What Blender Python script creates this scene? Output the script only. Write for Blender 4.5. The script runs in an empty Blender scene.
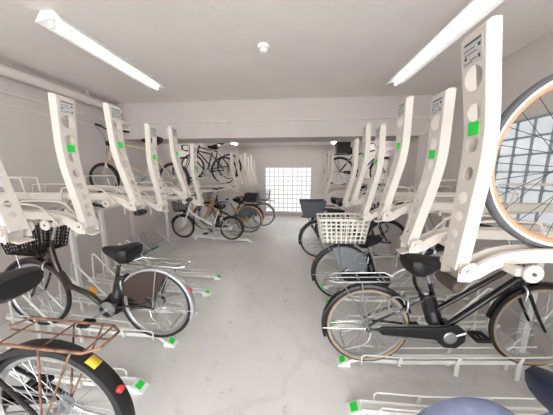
import bpy, math, random
from mathutils import Vector, Matrix
random.seed(7)
S = bpy.context.scene
COL = S.collection
PI = math.pi
R = math.radians
V = Vector

# ---------------------------------------------------------------- materials
def mat(name, col, rough=.5, metal=0., noise=0., nscale=8., bump=0., bscale=60., col2=None, coat=0., spec=.5):
    m = bpy.data.materials.new(name); m.use_nodes = True
    nt = m.node_tree; b = nt.nodes['Principled BSDF']
    b.inputs['Base Color'].default_value = (*col, 1)
    b.inputs['Roughness'].default_value = rough
    b.inputs['Metallic'].default_value = metal
    b.inputs['Coat Weight'].default_value = coat
    b.inputs['Specular IOR Level'].default_value = spec
    tc = nt.nodes.new('ShaderNodeTexCoord')
    if noise or col2:
        n = nt.nodes.new('ShaderNodeTexNoise'); n.inputs['Scale'].default_value = nscale
        n.inputs['Detail'].default_value = 6
        nt.links.new(tc.outputs['Object'], n.inputs['Vector'])
        r = nt.nodes.new('ShaderNodeValToRGB')
        c2 = col2 or tuple(max(0, c * (1 - noise)) for c in col)
        r.color_ramp.elements[0].position = .38; r.color_ramp.elements[1].position = .62
        r.color_ramp.elements[0].color = (*c2, 1); r.color_ramp.elements[1].color = (*col, 1)
        nt.links.new(n.outputs['Fac'], r.inputs['Fac'])
        nt.links.new(r.outputs['Color'], b.inputs['Base Color'])
    if bump:
        n2 = nt.nodes.new('ShaderNodeTexNoise'); n2.inputs['Scale'].default_value = bscale
        n2.inputs['Detail'].default_value = 4
        nt.links.new(tc.outputs['Object'], n2.inputs['Vector'])
        bp = nt.nodes.new('ShaderNodeBump'); bp.inputs['Strength'].default_value = bump
        bp.inputs['Distance'].default_value = .01
        nt.links.new(n2.outputs['Fac'], bp.inputs['Height'])
        nt.links.new(bp.outputs['Normal'], b.inputs['Normal'])
    return m

def lin(r, g, b):
    f = lambda c: (c / 255 / 12.92) if c <= 10 else ((c / 255 + .055) / 1.055) ** 2.4
    return (f(r), f(g), f(b))

M = {}
M['wall'] = mat('painted_wall', lin(196, 188, 184), .9, noise=.04, nscale=2, bump=.12, bscale=90)
M['ceil'] = mat('ceiling_paint', lin(232, 226, 222), .95, noise=.04, nscale=3, bump=.35, bscale=150)
M['rack'] = mat('cream_rack_paint', lin(204, 196, 187), .38, noise=.03, nscale=5)
M['rackw'] = mat('white_rack_paint', lin(226, 226, 222), .4, noise=.05, nscale=9)
M['lampw'] = mat('lamp_white', lin(240, 242, 240), .4, noise=.02)
M['pipe'] = mat('pipe_paint', lin(214, 206, 201), .6, noise=.04)
M['black'] = mat('black_paint', lin(12, 12, 14), .25, noise=.2, coat=.15)
M['mattblack'] = mat('matt_black_plastic', lin(20, 20, 22), .5, noise=.15, bump=.1)
M['rubber'] = mat('tyre_rubber', lin(28, 28, 30), .7, noise=.2, nscale=20, bump=.2, bscale=160)
M['greyrubber'] = mat('grey_tyre_rubber', lin(88, 88, 92), .75, noise=.12, nscale=20, bump=.2, bscale=160)
M['chrome'] = mat('chrome', lin(205, 206, 208), .22, 1., noise=.08, nscale=12)
M['alu'] = mat('brushed_aluminium', lin(190, 192, 195), .38, 1., noise=.1, nscale=12)
M['steel'] = mat('spoke_steel', lin(178, 180, 183), .35, .8, noise=.05)
M['darkspoke'] = mat('dark_spoke', lin(70, 70, 74), .4, .6, noise=.05)
M['brown'] = mat('dark_brown_paint', lin(46, 32, 28), .28, noise=.15, coat=.5)
M['guardbrown'] = mat('brown_guard_mesh', lin(66, 50, 42), .6, noise=.2, nscale=40)
M['rust'] = mat('rusted_steel', lin(150, 112, 88), .7, .3, col2=lin(96, 70, 58), nscale=25)
M['gold'] = mat('champagne_gold_paint', lin(194, 172, 142), .35, .2, noise=.06)
M['ochre'] = mat('ochre_paint', lin(196, 148, 78), .4, noise=.1)
M['whitepaint'] = mat('white_frame_paint', lin(232, 232, 228), .3, noise=.04, coat=.4)
M['silver'] = mat('silver_frame_paint', lin(196, 198, 200), .3, .7, noise=.05)
M['grey'] = mat('grey_plastic', lin(150, 153, 158), .55, noise=.06)
M['dgrey'] = mat('dark_grey_fabric', lin(84, 87, 96), .7, noise=.12, nscale=30, bump=.2)
M['ivory'] = mat('ivory_plastic', lin(226, 224, 214), .5, noise=.04)
M['blue'] = mat('navy_saddle_vinyl', lin(26, 44, 80), .35, col2=lin(14, 20, 38), nscale=6, coat=.3)
M['bluesilver'] = mat('pale_blue_metallic', lin(166, 176, 214), .25, .55, noise=.1, nscale=5)
M['paleblue'] = mat('pale_grey_blue_paint', lin(168, 184, 196), .35, .2, noise=.06)
M['maroon'] = mat('maroon_vinyl', lin(92, 44, 54), .5, noise=.1)
M['orange'] = mat('orange_anodised_rim', lin(222, 150, 114), .35, .15, noise=.06)
M['tan'] = mat('tan_sidewall', lin(178, 150, 112), .7, noise=.1)
M['whitewall'] = mat('white_sidewall', lin(228, 222, 214), .7, noise=.05)
M['green'] = mat('green_sticker', lin(40, 212, 74), .5, noise=.08, nscale=40)
M['greenpaint'] = mat('green_stand_paint', lin(70, 140, 90), .5, noise=.2, nscale=20)
M['label'] = mat('label_grey', lin(188, 189, 188), .5, noise=.1, nscale=60)
M['ink'] = mat('label_ink', lin(60, 66, 74), .6, noise=.1)
M['red'] = mat('red_reflector', lin(200, 40, 36), .2, noise=.1, coat=.5)
M['amber'] = mat('amber_reflector', lin(230, 160, 40), .25, noise=.1)
M['yellow'] = mat('yellow_sticker', lin(235, 196, 60), .5, noise=.06)
M['guardgrey'] = mat('grey_guard_mesh', lin(128, 132, 138), .6, noise=.1, nscale=30)
M['brownpad'] = mat('brown_rubber_pad', lin(70, 56, 48), .7, noise=.2)
M['white'] = mat('white_enamel', lin(238, 236, 232), .5, noise=.03)
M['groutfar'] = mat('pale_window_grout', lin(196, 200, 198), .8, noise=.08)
M['grout'] = mat('window_grout', lin(150, 155, 160), .8, noise=.08)

def floor_mat():
    m = bpy.data.materials.new('worn_concrete'); m.use_nodes = True
    nt = m.node_tree; b = nt.nodes['Principled BSDF']; L = nt.links.new
    tc = nt.nodes.new('ShaderNodeTexCoord')
    def noise(sc, det, rough=.6):
        n = nt.nodes.new('ShaderNodeTexNoise'); n.inputs['Scale'].default_value = sc
        n.inputs['Detail'].default_value = det; n.inputs['Roughness'].default_value = rough
        L(tc.outputs['Object'], n.inputs['Vector']); return n
    n1 = noise(.9, 8); n2 = noise(7, 6, .7); n3 = noise(45, 3)
    r1 = nt.nodes.new('ShaderNodeValToRGB')
    r1.color_ramp.elements[0].position = .3; r1.color_ramp.elements[1].position = .7
    r1.color_ramp.elements[0].color = (*lin(210, 209, 207), 1)
    r1.color_ramp.elements[1].color = (*lin(230, 228, 226), 1)
    L(n1.outputs['Fac'], r1.inputs['Fac'])
    r2 = nt.nodes.new('ShaderNodeValToRGB')
    r2.color_ramp.elements[0].position = .27; r2.color_ramp.elements[1].position = .42
    r2.color_ramp.elements[0].color = (.72, .71, .70, 1); r2.color_ramp.elements[1].color = (1, 1, 1, 1)
    L(n2.outputs['Fac'], r2.inputs['Fac'])
    mx = nt.nodes.new('ShaderNodeMixRGB'); mx.blend_type = 'MULTIPLY'; mx.inputs['Fac'].default_value = .8
    L(r1.outputs['Color'], mx.inputs['Color1']); L(r2.outputs['Color'], mx.inputs['Color2'])
    # a few thin dark scuffs
    vo = nt.nodes.new('ShaderNodeTexVoronoi'); vo.feature = 'DISTANCE_TO_EDGE'; vo.inputs['Scale'].default_value = .55
    nd = noise(2.2, 5); ad = nt.nodes.new('ShaderNodeMixRGB'); ad.inputs['Fac'].default_value = .35
    L(tc.outputs['Object'], ad.inputs['Color1']); L(nd.outputs['Color'], ad.inputs['Color2'])
    L(ad.outputs['Color'], vo.inputs['Vector'])
    r3 = nt.nodes.new('ShaderNodeValToRGB'); r3.color_ramp.elements[0].position = 0; r3.color_ramp.elements[1].position = .012
    r3.color_ramp.elements[0].color = (.82, .81, .8, 1); r3.color_ramp.elements[1].color = (1, 1, 1, 1)
    L(vo.outputs['Distance'], r3.inputs['Fac'])
    m2 = nt.nodes.new('ShaderNodeMixRGB'); m2.blend_type = 'MULTIPLY'; m2.inputs['Fac'].default_value = .45
    L(mx.outputs['Color'], m2.inputs['Color1']); L(r3.outputs['Color'], m2.inputs['Color2'])
    L(m2.outputs['Color'], b.inputs['Base Color'])
    rr = nt.nodes.new('ShaderNodeMapRange'); rr.inputs['To Min'].default_value = .2; rr.inputs['To Max'].default_value = .42
    L(n2.outputs['Fac'], rr.inputs['Value']); L(rr.outputs['Result'], b.inputs['Roughness'])
    bp = nt.nodes.new('ShaderNodeBump'); bp.inputs['Strength'].default_value = .12; bp.inputs['Distance'].default_value = .01
    L(n3.outputs['Fac'], bp.inputs['Height']); L(bp.outputs['Normal'], b.inputs['Normal'])
    return m
M['floor'] = floor_mat()

M['street'] = mat('pale_street_concrete', lin(216, 213, 208), .9, noise=.1, nscale=2)

def glass_mat(name, col, strength):
    """glass block lit by the daylight outside: a lit window with wavy glass in front"""
    m = bpy.data.materials.new(name); m.use_nodes = True
    nt = m.node_tree; b = nt.nodes['Principled BSDF']; L = nt.links.new
    tc = nt.nodes.new('ShaderNodeTexCoord')
    n = nt.nodes.new('ShaderNodeTexNoise'); n.inputs['Scale'].default_value = 14; n.inputs['Detail'].default_value = 3
    L(tc.outputs['Object'], n.inputs['Vector'])
    r = nt.nodes.new('ShaderNodeValToRGB')
    r.color_ramp.elements[0].position = .3; r.color_ramp.elements[1].position = .7
    r.color_ramp.elements[0].color = (*[c * .84 for c in col], 1); r.color_ramp.elements[1].color = (*col, 1)
    L(n.outputs['Fac'], r.inputs['Fac'])
    b.inputs['Base Color'].default_value = (.2, .22, .23, 1)
    b.inputs['Roughness'].default_value = .12
    L(r.outputs['Color'], b.inputs['Emission Color'])
    b.inputs['Emission Strength'].default_value = strength
    bp = nt.nodes.new('ShaderNodeBump'); bp.inputs['Strength'].default_value = .4; bp.inputs['Distance'].default_value = .02
    L(n.outputs['Fac'], bp.inputs['Height']); L(bp.outputs['Normal'], b.inputs['Normal'])
    return m
FAR_E, SIDE_E = .92, .5
M['glassfar'] = glass_mat('lit_glass_block', (1, 1, 1), FAR_E)
M['glassside'] = glass_mat('frosted_glass_block', (.93, .97, 1), SIDE_E)

# ---------------------------------------------------------------- mesh builder
def frame_of(d):
    d = d.normalized()
    a = V((0, 0, 1)) if abs(d.z) < .92 else V((1, 0, 0))
    u = d.cross(a).normalized(); return u, d.cross(u).normalized()

def smooth_pts(pts, k=6):
    P = [V(p) for p in pts]; out = []
    for i in range(len(P) - 1):
        p0 = P[max(0, i - 1)]; p1 = P[i]; p2 = P[i + 1]; p3 = P[min(len(P) - 1, i + 2)]
        for j in range(k):
            t = j / k
            out.append(.5 * ((2 * p1) + (p2 - p0) * t + (2 * p0 - 5 * p1 + 4 * p2 - p3) * t * t + (3 * p1 - p0 - 3 * p2 + p3) * t ** 3))
    out.append(P[-1]); return out

class MB:
    def __init__(s): s.v = []; s.f = []
    def add(s, vs, fs):
        o = len(s.v); s.v += [tuple(p) for p in vs]; s.f += [tuple(i + o for i in f) for f in fs]; return s
    def rings(s, rings, cap=True, closed=False):
        n = len(rings[0]); vs = [p for r in rings for p in r]; fs = []; m = len(rings)
        for i in range(m if closed else m - 1):
            a = i * n; b = ((i + 1) % m) * n
            for j in range(n):
                k = (j + 1) % n; fs.append((a + j, a + k, b + k, b + j))
        if cap and not closed:
            fs.append(tuple(range(n))[::-1]); fs.append(tuple(range((m - 1) * n, m * n)))
        return s.add(vs, fs)
    def tube(s, pts, r, n=8, smooth=0, closed=False, sq=1.):
        P = smooth_pts(pts, smooth) if smooth else [V(p) for p in pts]
        if not isinstance(r, (list, tuple)): rr = [r] * len(P)
        else: rr = [r[0] + (r[-1] - r[0]) * i / (len(P) - 1) for i in range(len(P))]
        u = w = None; rings = []
        for i, p in enumerate(P):
            if closed: d = P[(i + 1) % len(P)] - P[i - 1]
            else: d = P[min(i + 1, len(P) - 1)] - P[max(i - 1, 0)]
            d.normalize()
            if u is None: u, w = frame_of(d)
            else:
                u = (u - d * u.dot(d)); u.normalize(); w = d.cross(u).normalized()
            rings.append([p + (u * math.cos(2 * PI * j / n) + w * sq * math.sin(2 * PI * j / n)) * rr[i] for j in range(n)])
        return s.rings(rings, True, closed)
    def box(s, c, d, rot=None):
        c = V(c); x, y, z = [k / 2 for k in d]
        vs = [V((sx * x, sy * y, sz * z)) for sx in (-1, 1) for sy in (-1, 1) for sz in (-1, 1)]
        if rot is not None: vs = [rot @ p for p in vs]
        return s.add([p + c for p in vs], [(0, 1, 3, 2), (4, 6, 7, 5), (0, 4, 5, 1), (2, 3, 7, 6), (0, 2, 6, 4), (1, 5, 7, 3)])
    def bar(s, a, b, w, h):
        """box bar from a to b, w across, h tall"""
        a = V(a); b = V(b); d = b - a; u, q = frame_of(d)
        s.rings([[p + u * w / 2 * i + q * h / 2 * j for i, j in ((1, 1), (-1, 1), (-1, -1), (1, -1))] for p in (a, b)]); return s
    def lathe(s, prof, c, axis='y', n=20):
        rings = []
        for (r, h) in prof:
            ring = []
            for j in range(n):
                a = 2 * PI * j / n; x, y = r * math.cos(a), r * math.sin(a)
                p = {'y': (x, h, y), 'z': (x, y, h), 'x': (h, x, y)}[axis]
                ring.append(V(c) + V(p))
            rings.append(ring)
        return s.rings(rings)
    def ring(s, c, prof, n=48):
        """closed profile [(radius, y)] swept round the y axis"""
        rings = []
        for i in range(n):
            a = 2 * PI * i / n
            rings.append([V(c) + V((r * math.cos(a), y, r * math.sin(a))) for r, y in prof])
        return s.rings(rings, closed=True)
    def arc(s, c, prof, a0, a1, n=20):
        rings = []
        for i in range(n + 1):
            a = R(a0 + (a1 - a0) * i / n)
            rings.append([V(c) + V((r * math.cos(a), y, r * math.sin(a))) for r, y in prof])
        return s.rings(rings)
    def poly(s, pts2, y0, y1):
        """prism: outline in x,z extruded from y0 to y1"""
        n = len(pts2); vs = [(x, y0, z) for x, z in pts2] + [(x, y1, z) for x, z in pts2]
        fs = [tuple(range(n)), tuple(range(n, 2 * n))[::-1]] + [(i, n + i, n + (i + 1) % n, (i + 1) % n) for i in range(n)]
        return s.add(vs, fs)
    def build(s, name, m, parent=None, bevel=0., solid=0., loc=None, kind=None, label=None, flat=False, merge=False):
        me = bpy.data.meshes.new(name); me.from_pydata(s.v, [], s.f); me.validate()
        import bmesh
        bm = bmesh.new(); bm.from_mesh(me)
        if merge: bmesh.ops.remove_doubles(bm, verts=bm.verts, dist=.0002)
        bmesh.ops.recalc_face_normals(bm, faces=bm.faces); bm.to_mesh(me); bm.free()
        if not flat:
            me.polygons.foreach_set('use_smooth', [True] * len(me.polygons)); me.set_sharp_from_angle(angle=R(38))
        me.materials.append(M[m] if isinstance(m, str) else m)
        o = bpy.data.objects.new(name, me); COL.objects.link(o)
        if parent is not None: o.parent = parent
        if loc: o.location = loc
        if solid:
            md = o.modifiers.new('solidify', 'SOLIDIFY'); md.thickness = solid; md.offset = 0
        if bevel:
            md = o.modifiers.new('bevel', 'BEVEL'); md.width = bevel; md.segments = 2; md.limit_method = 'ANGLE'
        if kind: o['kind'] = kind
        if label: o['label'] = label
        return o

def thing(name, label, cat, loc=(0, 0, 0), rot=(0, 0, 0), group=None):
    o = bpy.data.objects.new(name, None); COL.objects.link(o)
    o.empty_display_size = .1
    o.location = loc; o.rotation_euler = rot; o['label'] = label; o['category'] = cat
    if group: o['group'] = group
    return o
def tag(o, label, cat, group=None):
    o['label'] = label; o['category'] = cat
    if group: o['group'] = group
    return o
def dup(root, loc, label, group=None, rotz=None):
    r = root.copy(); COL.objects.link(r); r.location = loc; r['label'] = label
    if rotz is not None: r.rotation_euler.z = rotz
    if group: r['group'] = group
    for ch in list(root.children):
        c = ch.copy(); COL.objects.link(c); c.parent = r
        for g in list(ch.children):
            d = g.copy(); COL.objects.link(d); d.parent = c
    return r

# ---------------------------------------------------------------- setting
WL, WR, CEIL, BEAMY, BEAMB, FAR, CEIL2, BACK = -3.1, 2.15, 2.79, 3.72, 2.19, 7.78, 2.53, -3.6
BEAMZ1 = BEAMY + .62
def struct(name, mb, m, **k): return mb.build(name, m, kind='structure', **k)
struct('floor', MB().box((-.475, (BACK + 8) / 2, -.1), (5.9, 8 - BACK, .2)), 'floor')
struct('ceiling', MB().box((-.475, (BACK + BEAMY) / 2, CEIL + .1), (5.9, BEAMY - BACK, .2)), 'ceil')
struct('ceiling_far', MB().box((-.475, (BEAMZ1 + 8) / 2, CEIL2 + .15), (5.9, 8 - BEAMZ1, .3)), 'ceil')
struct('trim_beam', MB().box((-.475, (BEAMY + BEAMZ1) / 2, (BEAMB + 2.94) / 2), (5.25, .62, 2.94 - BEAMB)), 'wall')
struct('wall_left', MB().box((WL - .15, (BACK + 8) / 2, 1.47), (.3, 8 - BACK, 2.94)), 'wall')
struct('trim_pilaster', MB().box((WL + .035, (BEAMY + BEAMZ1) / 2, BEAMB / 2), (.07, .62, BEAMB)), 'wall')
struct('trim_column', MB().box((WR - .1, (BEAMY + BEAMZ1) / 2, BEAMB / 2), (.2, .62, BEAMB)), 'wall')
struct('trim_joint', MB().bar((WL + .004, BACK, 2.33), (WL + .004, BEAMY, 2.33), .008, .012), 'pipe')
# far wall round the glass block window
wx0, wx1, wz0, wz1 = -1.07, .575, .17, 1.78
w = MB()
w.box(((WL + wx0) / 2, FAR + .1, 1.35), (wx0 - WL, .2, 2.7)); w.box(((WR + wx1) / 2, FAR + .1, 1.35), (WR - wx1, .2, 2.7))
w.box(((wx0 + wx1) / 2, FAR + .1, wz0 / 2), (wx1 - wx0, .2, wz0)); w.box(((wx0 + wx1) / 2, FAR + .1, (wz1 + 2.7) / 2), (wx1 - wx0, .2, 2.7 - wz1))
struct('wall_far', w, 'wall')
struct('trim_ledge', MB().box((-.475, FAR - .02, 2.42), (5.24, .04, .03)), 'wall')
# right wall with its glass block window
sy0, sy1, sz0, sz1 = .2, 2.62, 1.12, 2.12
w = MB(); t = .25; xc = WR + t / 2
w.box((xc, (-1. + sy0) / 2, 1.47), (t, sy0 + 1., 2.94)); w.box((xc, (sy1 + 8) / 2, 1.47), (t, 8 - sy1, 2.94))
w.box((xc, (sy0 + sy1) / 2, sz0 / 2), (t, sy1 - sy0, sz0)); w.box((xc, (sy0 + sy1) / 2, (sz1 + 2.94) / 2), (t, sy1 - sy0, 2.94 - sz1))
struct('wall_right', w, 'wall')
def pane(name, nx, nz, w_, h_, place, gm, rotz, g=.012, gm2='grout'):
    t = MB(); dx, dz = w_ / nx, h_ / nz
    for i in range(nx + 1): t.box((i * dx - w_ / 2, 0, h_ / 2), (g, .07, h_))
    for j in range(nz + 1): t.box((0, 0, j * dz), (w_, .068, g))
    root = t.build(name, gm2, kind='structure'); root.location = place; root.rotation_euler.z = rotz
    p = MB()
    for i in range(nx):
        for j in range(nz):
            x0, z0 = i * dx - w_ / 2 + g / 2, j * dz + g / 2; x1, z1 = x0 + dx - g, z0 + dz - g
            e = .012
            vs = [(x0, 0, z0), (x1, 0, z0), (x1, 0, z1), (x0, 0, z1), (x0 + e, -.03, z0 + e), (x1 - e, -.03, z0 + e), (x1 - e, -.03, z1 - e), (x0 + e, -.03, z1 - e)]
            p.add(vs, [(4, 5, 6, 7), (0, 1, 5, 4), (1, 2, 6, 5), (2, 3, 7, 6), (3, 0, 4, 7), (0, 3, 2, 1)])
    p.build('glass_block', gm, root, flat=True)
    return root
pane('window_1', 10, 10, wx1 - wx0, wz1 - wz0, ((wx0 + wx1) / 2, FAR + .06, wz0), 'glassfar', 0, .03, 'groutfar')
pane('window_2', 15, 6, sy1 - sy0, sz1 - sz0, (WR + .1, (sy0 + sy1) / 2, sz0), 'glassside', -PI / 2)
struct('trim_sill', MB().box(((wx0 + wx1) / 2, FAR - .02, wz0 - .02), (wx1 - wx0 + .1, .06, .04)), 'wall')
# pipes and fittings
p = MB().tube([(WL + .09, BACK, 2.655), (WL + .09, 3.28, 2.655), (WL + .09, 3.42, 2.63), (WL + .1, 3.46, 2.54), (WL + .12, 3.5, 2.47), (WL + .13, 3.6, 2.45), (WL + .13, 3.78, 2.45)], .055, 14, 6)
r = tag(p.build('drain_pipe', 'pipe'), 'thick grey pipe along the top of the left wall, bent at the beam', 'pipe')
for y in (.6, 1.9, 3.1):
    MB().ring((WL + .09, y, 2.655), [(.057, -.015), (.062, -.015), (.062, .015), (.057, .015)], 20).box((WL + .09, y, 2.745), (.03, .02, .09)).build('pipe_clamp', 'pipe', r)
c = MB().tube([(WL + .012, BACK, 2.455), (WL + .012, BEAMY - .002, 2.455)], .012, 8)
tag(c.build('conduit', 'pipe'), 'thin grey conduit running along the left wall below the thick pipe', 'conduit')
c = MB().tube([(WL + .2, BEAMY - .015, 2.455), (1.85, BEAMY - .015, 2.455), (1.98, BEAMY - .015, 2.44), (2.04, BEAMY - .015, 2.38), (2.06, BEAMY - .015, 2.3), (2.03, BEAMY - .015, 2.235), (1.95, BEAMY - .015, 2.21)], .012, 8, 5)
r = tag(c.build('conduit', 'pipe'), 'thin grey conduit running across the beam face and bending down at its right end', 'conduit')
for x in (-2.4, -1.2, -.05, 1.1): MB().box((x, BEAMY - .012, 2.455), (.03, .024, .045)).build('saddle_clip', 'pipe', r)
c = MB().tube([(WR - .016, BEAMZ1 + .01, 2.12), (WR - .016, FAR - .02, 2.05)], .012, 8)
tag(c.build('conduit', 'pipe'), 'thin grey conduit on the right wall beyond the beam', 'conduit')
d = thing('smoke_detector', 'round white smoke detector on the ceiling between the two lamps', 'smoke detector', (-.31, 2.22, CEIL))
MB().lathe([(.055, 0), (.055, -.02), (.05, -.028)], (0, 0, 0), 'z', 28).build('base', 'white', d)
MB().lathe([(.036, -.028), (.038, -.04), (.034, -.056), (.02, -.062), (.004, -.063)], (0, 0, 0), 'z', 28).build('sensor_head', 'white', d)

def lamp(label, x, y0, y1, z, tube='tubeglow'):
    L = y1 - y0
    t = thing('ceiling_lamp', label, 'lamp', (x, (y0 + y1) / 2, z), (0, 0, 0), 'fluorescent battens on the ceiling')
    prof = [(-.05, 0), (.05, 0), (.105, -.066), (.102, -.072), (.03, -.058), (-.03, -.058), (-.102, -.072), (-.105, -.066)]
    b = MB(); b.rings([[V((a, yy, q)) for a, q in prof] for yy in (-L / 2, L / 2)])
    b.build('housing', 'lampw', t)
    for s in (-1, 1):
        MB().box((0, s * (L / 2 - .03), -.078), (.036, .022, .05)).build('lamp_holder', 'ivory', t, bevel=.004)
    MB().lathe([(.016, -L / 2 + .041), (.016, L / 2 - .041)], (0, 0, -.082), 'y', 14).build('tube', tube, t)
    return t
tg = bpy.data.materials.new('fluorescent_tube'); tg.use_nodes = True
tb = tg.node_tree.nodes['Principled BSDF']; tb.inputs['Base Color'].default_value = (.9, .92, .92, 1); tb.inputs['Roughness'].default_value = .25
tn = tg.node_tree.nodes.new('ShaderNodeTexNoise'); tr = tg.node_tree.nodes.new('ShaderNodeValToRGB')
tr.color_ramp.elements[0].color = (.86, .9, .9, 1); tr.color_ramp.elements[1].color = (.94, .95, .95, 1)
tg.node_tree.links.new(tn.outputs['Fac'], tr.inputs['Fac']); tg.node_tree.links.new(tr.outputs['Color'], tb.inputs['Base Color'])
M['tubeglow'] = tg
tb.inputs['Emission Color'].default_value = (1, .99, .97, 1); tb.inputs['Emission Strength'].default_value = 5
tg2 = tg.copy(); tg2.name = 'fluorescent_tube_far'; tg2.node_tree.nodes['Principled BSDF'].inputs['Emission Strength'].default_value = 100; M['tubefar'] = tg2
lamp('white fluorescent batten lamp on the ceiling near the left wall', -1.83, 1.64, 2.95, CEIL)
lamp('white fluorescent batten lamp on the ceiling above the right rack', 1.24, 1.5, 3.06, CEIL)
lamp('white batten lamp beyond the beam on the left, seen edge-on', -1.8, 5.4, 6.7, CEIL2, 'tubefar')
lamp('white batten lamp beyond the beam on the right, seen edge-on', 1.1, 5.4, 6.7, CEIL2, 'tubefar')

# ---------------------------------------------------------------- racks
AL = .82
def _table():
    n = 200; x = z = 0; T = [(0, 0)]
    for i in range(n):
        q = (i + .5) / n
        a = 13 if q < .42 else (13 - 14 * min(1, (q - .42) / .28))
        x += AL / n * math.sin(R(a)); z += AL / n * math.cos(R(a)); T.append((x, z))
    return T
AT = _table()
def arm_path(s):
    """side profile of the lever arm: s 0 at the hinge .. 1 at the top -> (x towards wall, z)"""
    q = max(0, min(1, s)) * 200; i = min(199, int(q)); f = q - i
    return AT[i][0] + (AT[i + 1][0] - AT[i][0]) * f, AT[i][1] + (AT[i + 1][1] - AT[i][1]) * f
def arm_frame(s):
    x0, z0 = arm_path(max(0, s - .03)); x1, z1 = arm_path(min(1, s + .03)); x, z = arm_path(s)
    d = V((x1 - x0, 0, z1 - z0)).normalized(); return V((x, 0, z)), d, V((d.z, 0, -d.x))   # point, along, towards wall
HOLES = [(.82, .08), (.685, .06), (.555, .054), (.43, .05), (.325, .045), (.24, .039), (.16, .034), (.095, .03)]
def arm_w(s): return .076 + .034 * s
def build_arm(parent, sticker=True, tilt=0):
    """U channel with round holes in the face turned to the aisle"""
    mb = MB(); dep = .047
    def pt(s, y, dx=0):
        p, d, n = arm_frame(max(0, min(1, s))); k = s - max(0, min(1, s))
        return p + d * (k * AL) + V((0, y, 0)) + n * dx
    cuts = []; prev = 0
    for s, d in sorted(HOLES):
        h = (d * 1.12) / AL / 2
        cuts.append(('solid', prev, s - h)); cuts.append(('hole', s - h, s + h, d)); prev = s + h
    cuts.append(('solid', prev, .985))
    for c in cuts:
        if c[0] == 'solid':
            k = max(1, int((c[2] - c[1]) / .03)); ss = [c[1] + (c[2] - c[1]) * i / k for i in range(k + 1)]
            vs = []; fs = []
            for s in ss: vs += [pt(s, -arm_w(s) / 2), pt(s, arm_w(s) / 2)]
            for i in range(k): fs.append((2 * i, 2 * i + 1, 2 * i + 3, 2 * i + 2))
            mb.add(vs, fs)
        else:
            s0, s1, d = c[1:]; sc = (s0 + s1) / 2; N = 24; outer = []; inner = []
            for j in range(N):
                a = 2 * PI * j / N; ca, sa = math.cos(a), math.sin(a)
                m = max(abs(ca), abs(sa)); so = sc + (s1 - s0) / 2 * sa / m
                outer.append(pt(so, ca / m * arm_w(so) / 2)); inner.append(pt(sc + sa * d / 2 / AL, ca * d / 2))
            mb.add(outer + inner, [(j, (j + 1) % N, N + (j + 1) % N, N + j) for j in range(N)])
    for sg in (-1, 1):
        ss = [i / 40 * .985 for i in range(41)]; vs = []; fs = []
        for s in ss: vs += [pt(s, sg * arm_w(s) / 2), pt(s, sg * arm_w(s) / 2, dep)]
        for i in range(40): fs.append((2 * i, 2 * i + 1, 2 * i + 3, 2 * i + 2))
        mb.add(vs, fs)
    # rounded cap at the top
    w = arm_w(1); ss = [(.985, 0), (1.0, .012), (1.003, .03), (1.0, dep)]
    vs = []
    for s, dx in ss: vs += [pt(s, -w / 2, dx), pt(s, w / 2, dx)]
    mb.add(vs, [(2 * i, 2 * i + 1, 2 * i + 3, 2 * i + 2) for i in range(3)])
    for sg in (-1, 1):
        mb.add([pt(.985, sg * w / 2), pt(1, sg * w / 2, .012), pt(1.003, sg * w / 2, .03), pt(1, sg * w / 2, dep), pt(.985, sg * w / 2, dep)], [(0, 1, 2, 3, 4)])
    arm = mb.build('lever_arm', 'rack', parent, solid=.004, flat=True, merge=True)
    arm.rotation_euler.y = R(tilt)
    def decal(name, s0, s1, y0, y1, m, off):
        t = MB(); k = 4; vs = []; fs = []
        for i in range(k + 1):
            s = s0 + (s1 - s0) * i / k
            vs += [pt(s, y0, -off), pt(s, y1, -off), pt(s, y0, -off + .002), pt(s, y1, -off + .002)]
        for i in range(k):
            a = 4 * i; b = a + 4
            fs += [(a, a + 1, b + 1, b), (a + 2, b + 2, b + 3, a + 3), (a, b, b + 2, a + 2), (a + 1, a + 3, b + 3, b + 1)]
        fs += [(0, 2, 3, 1), (4 * k, 4 * k + 1, 4 * k + 3, 4 * k + 2)]
        return t.add(vs, fs), name, m
    t, n_, m_ = decal('instruction_label', .875, .965, -.042, .042, 'label', .004); t.build(n_, m_, arm)
    ink = MB()
    for a in [(.953, .96, -.038, .034), (.928, .94, -.036, -.026), (.916, .919, -.02, .034), (.932, .935, -.012, .036), (.887, .9, -.034, -.026), (.892, .895, -.018, .01), (.90, .91, .024, .034), (.884, .887, .0, .038)]:
        q = decal('x', *a, 'ink', .0052)[0]; ink.add(q.v, q.f)
    ink.build('label_print', 'ink', arm)
    if sticker:
        t, n_, m_ = decal('number_sticker', .594, .648, -.024, .024, 'green', .0045); t.build(n_, m_, arm, label='bright green number sticker')
    return arm

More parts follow.
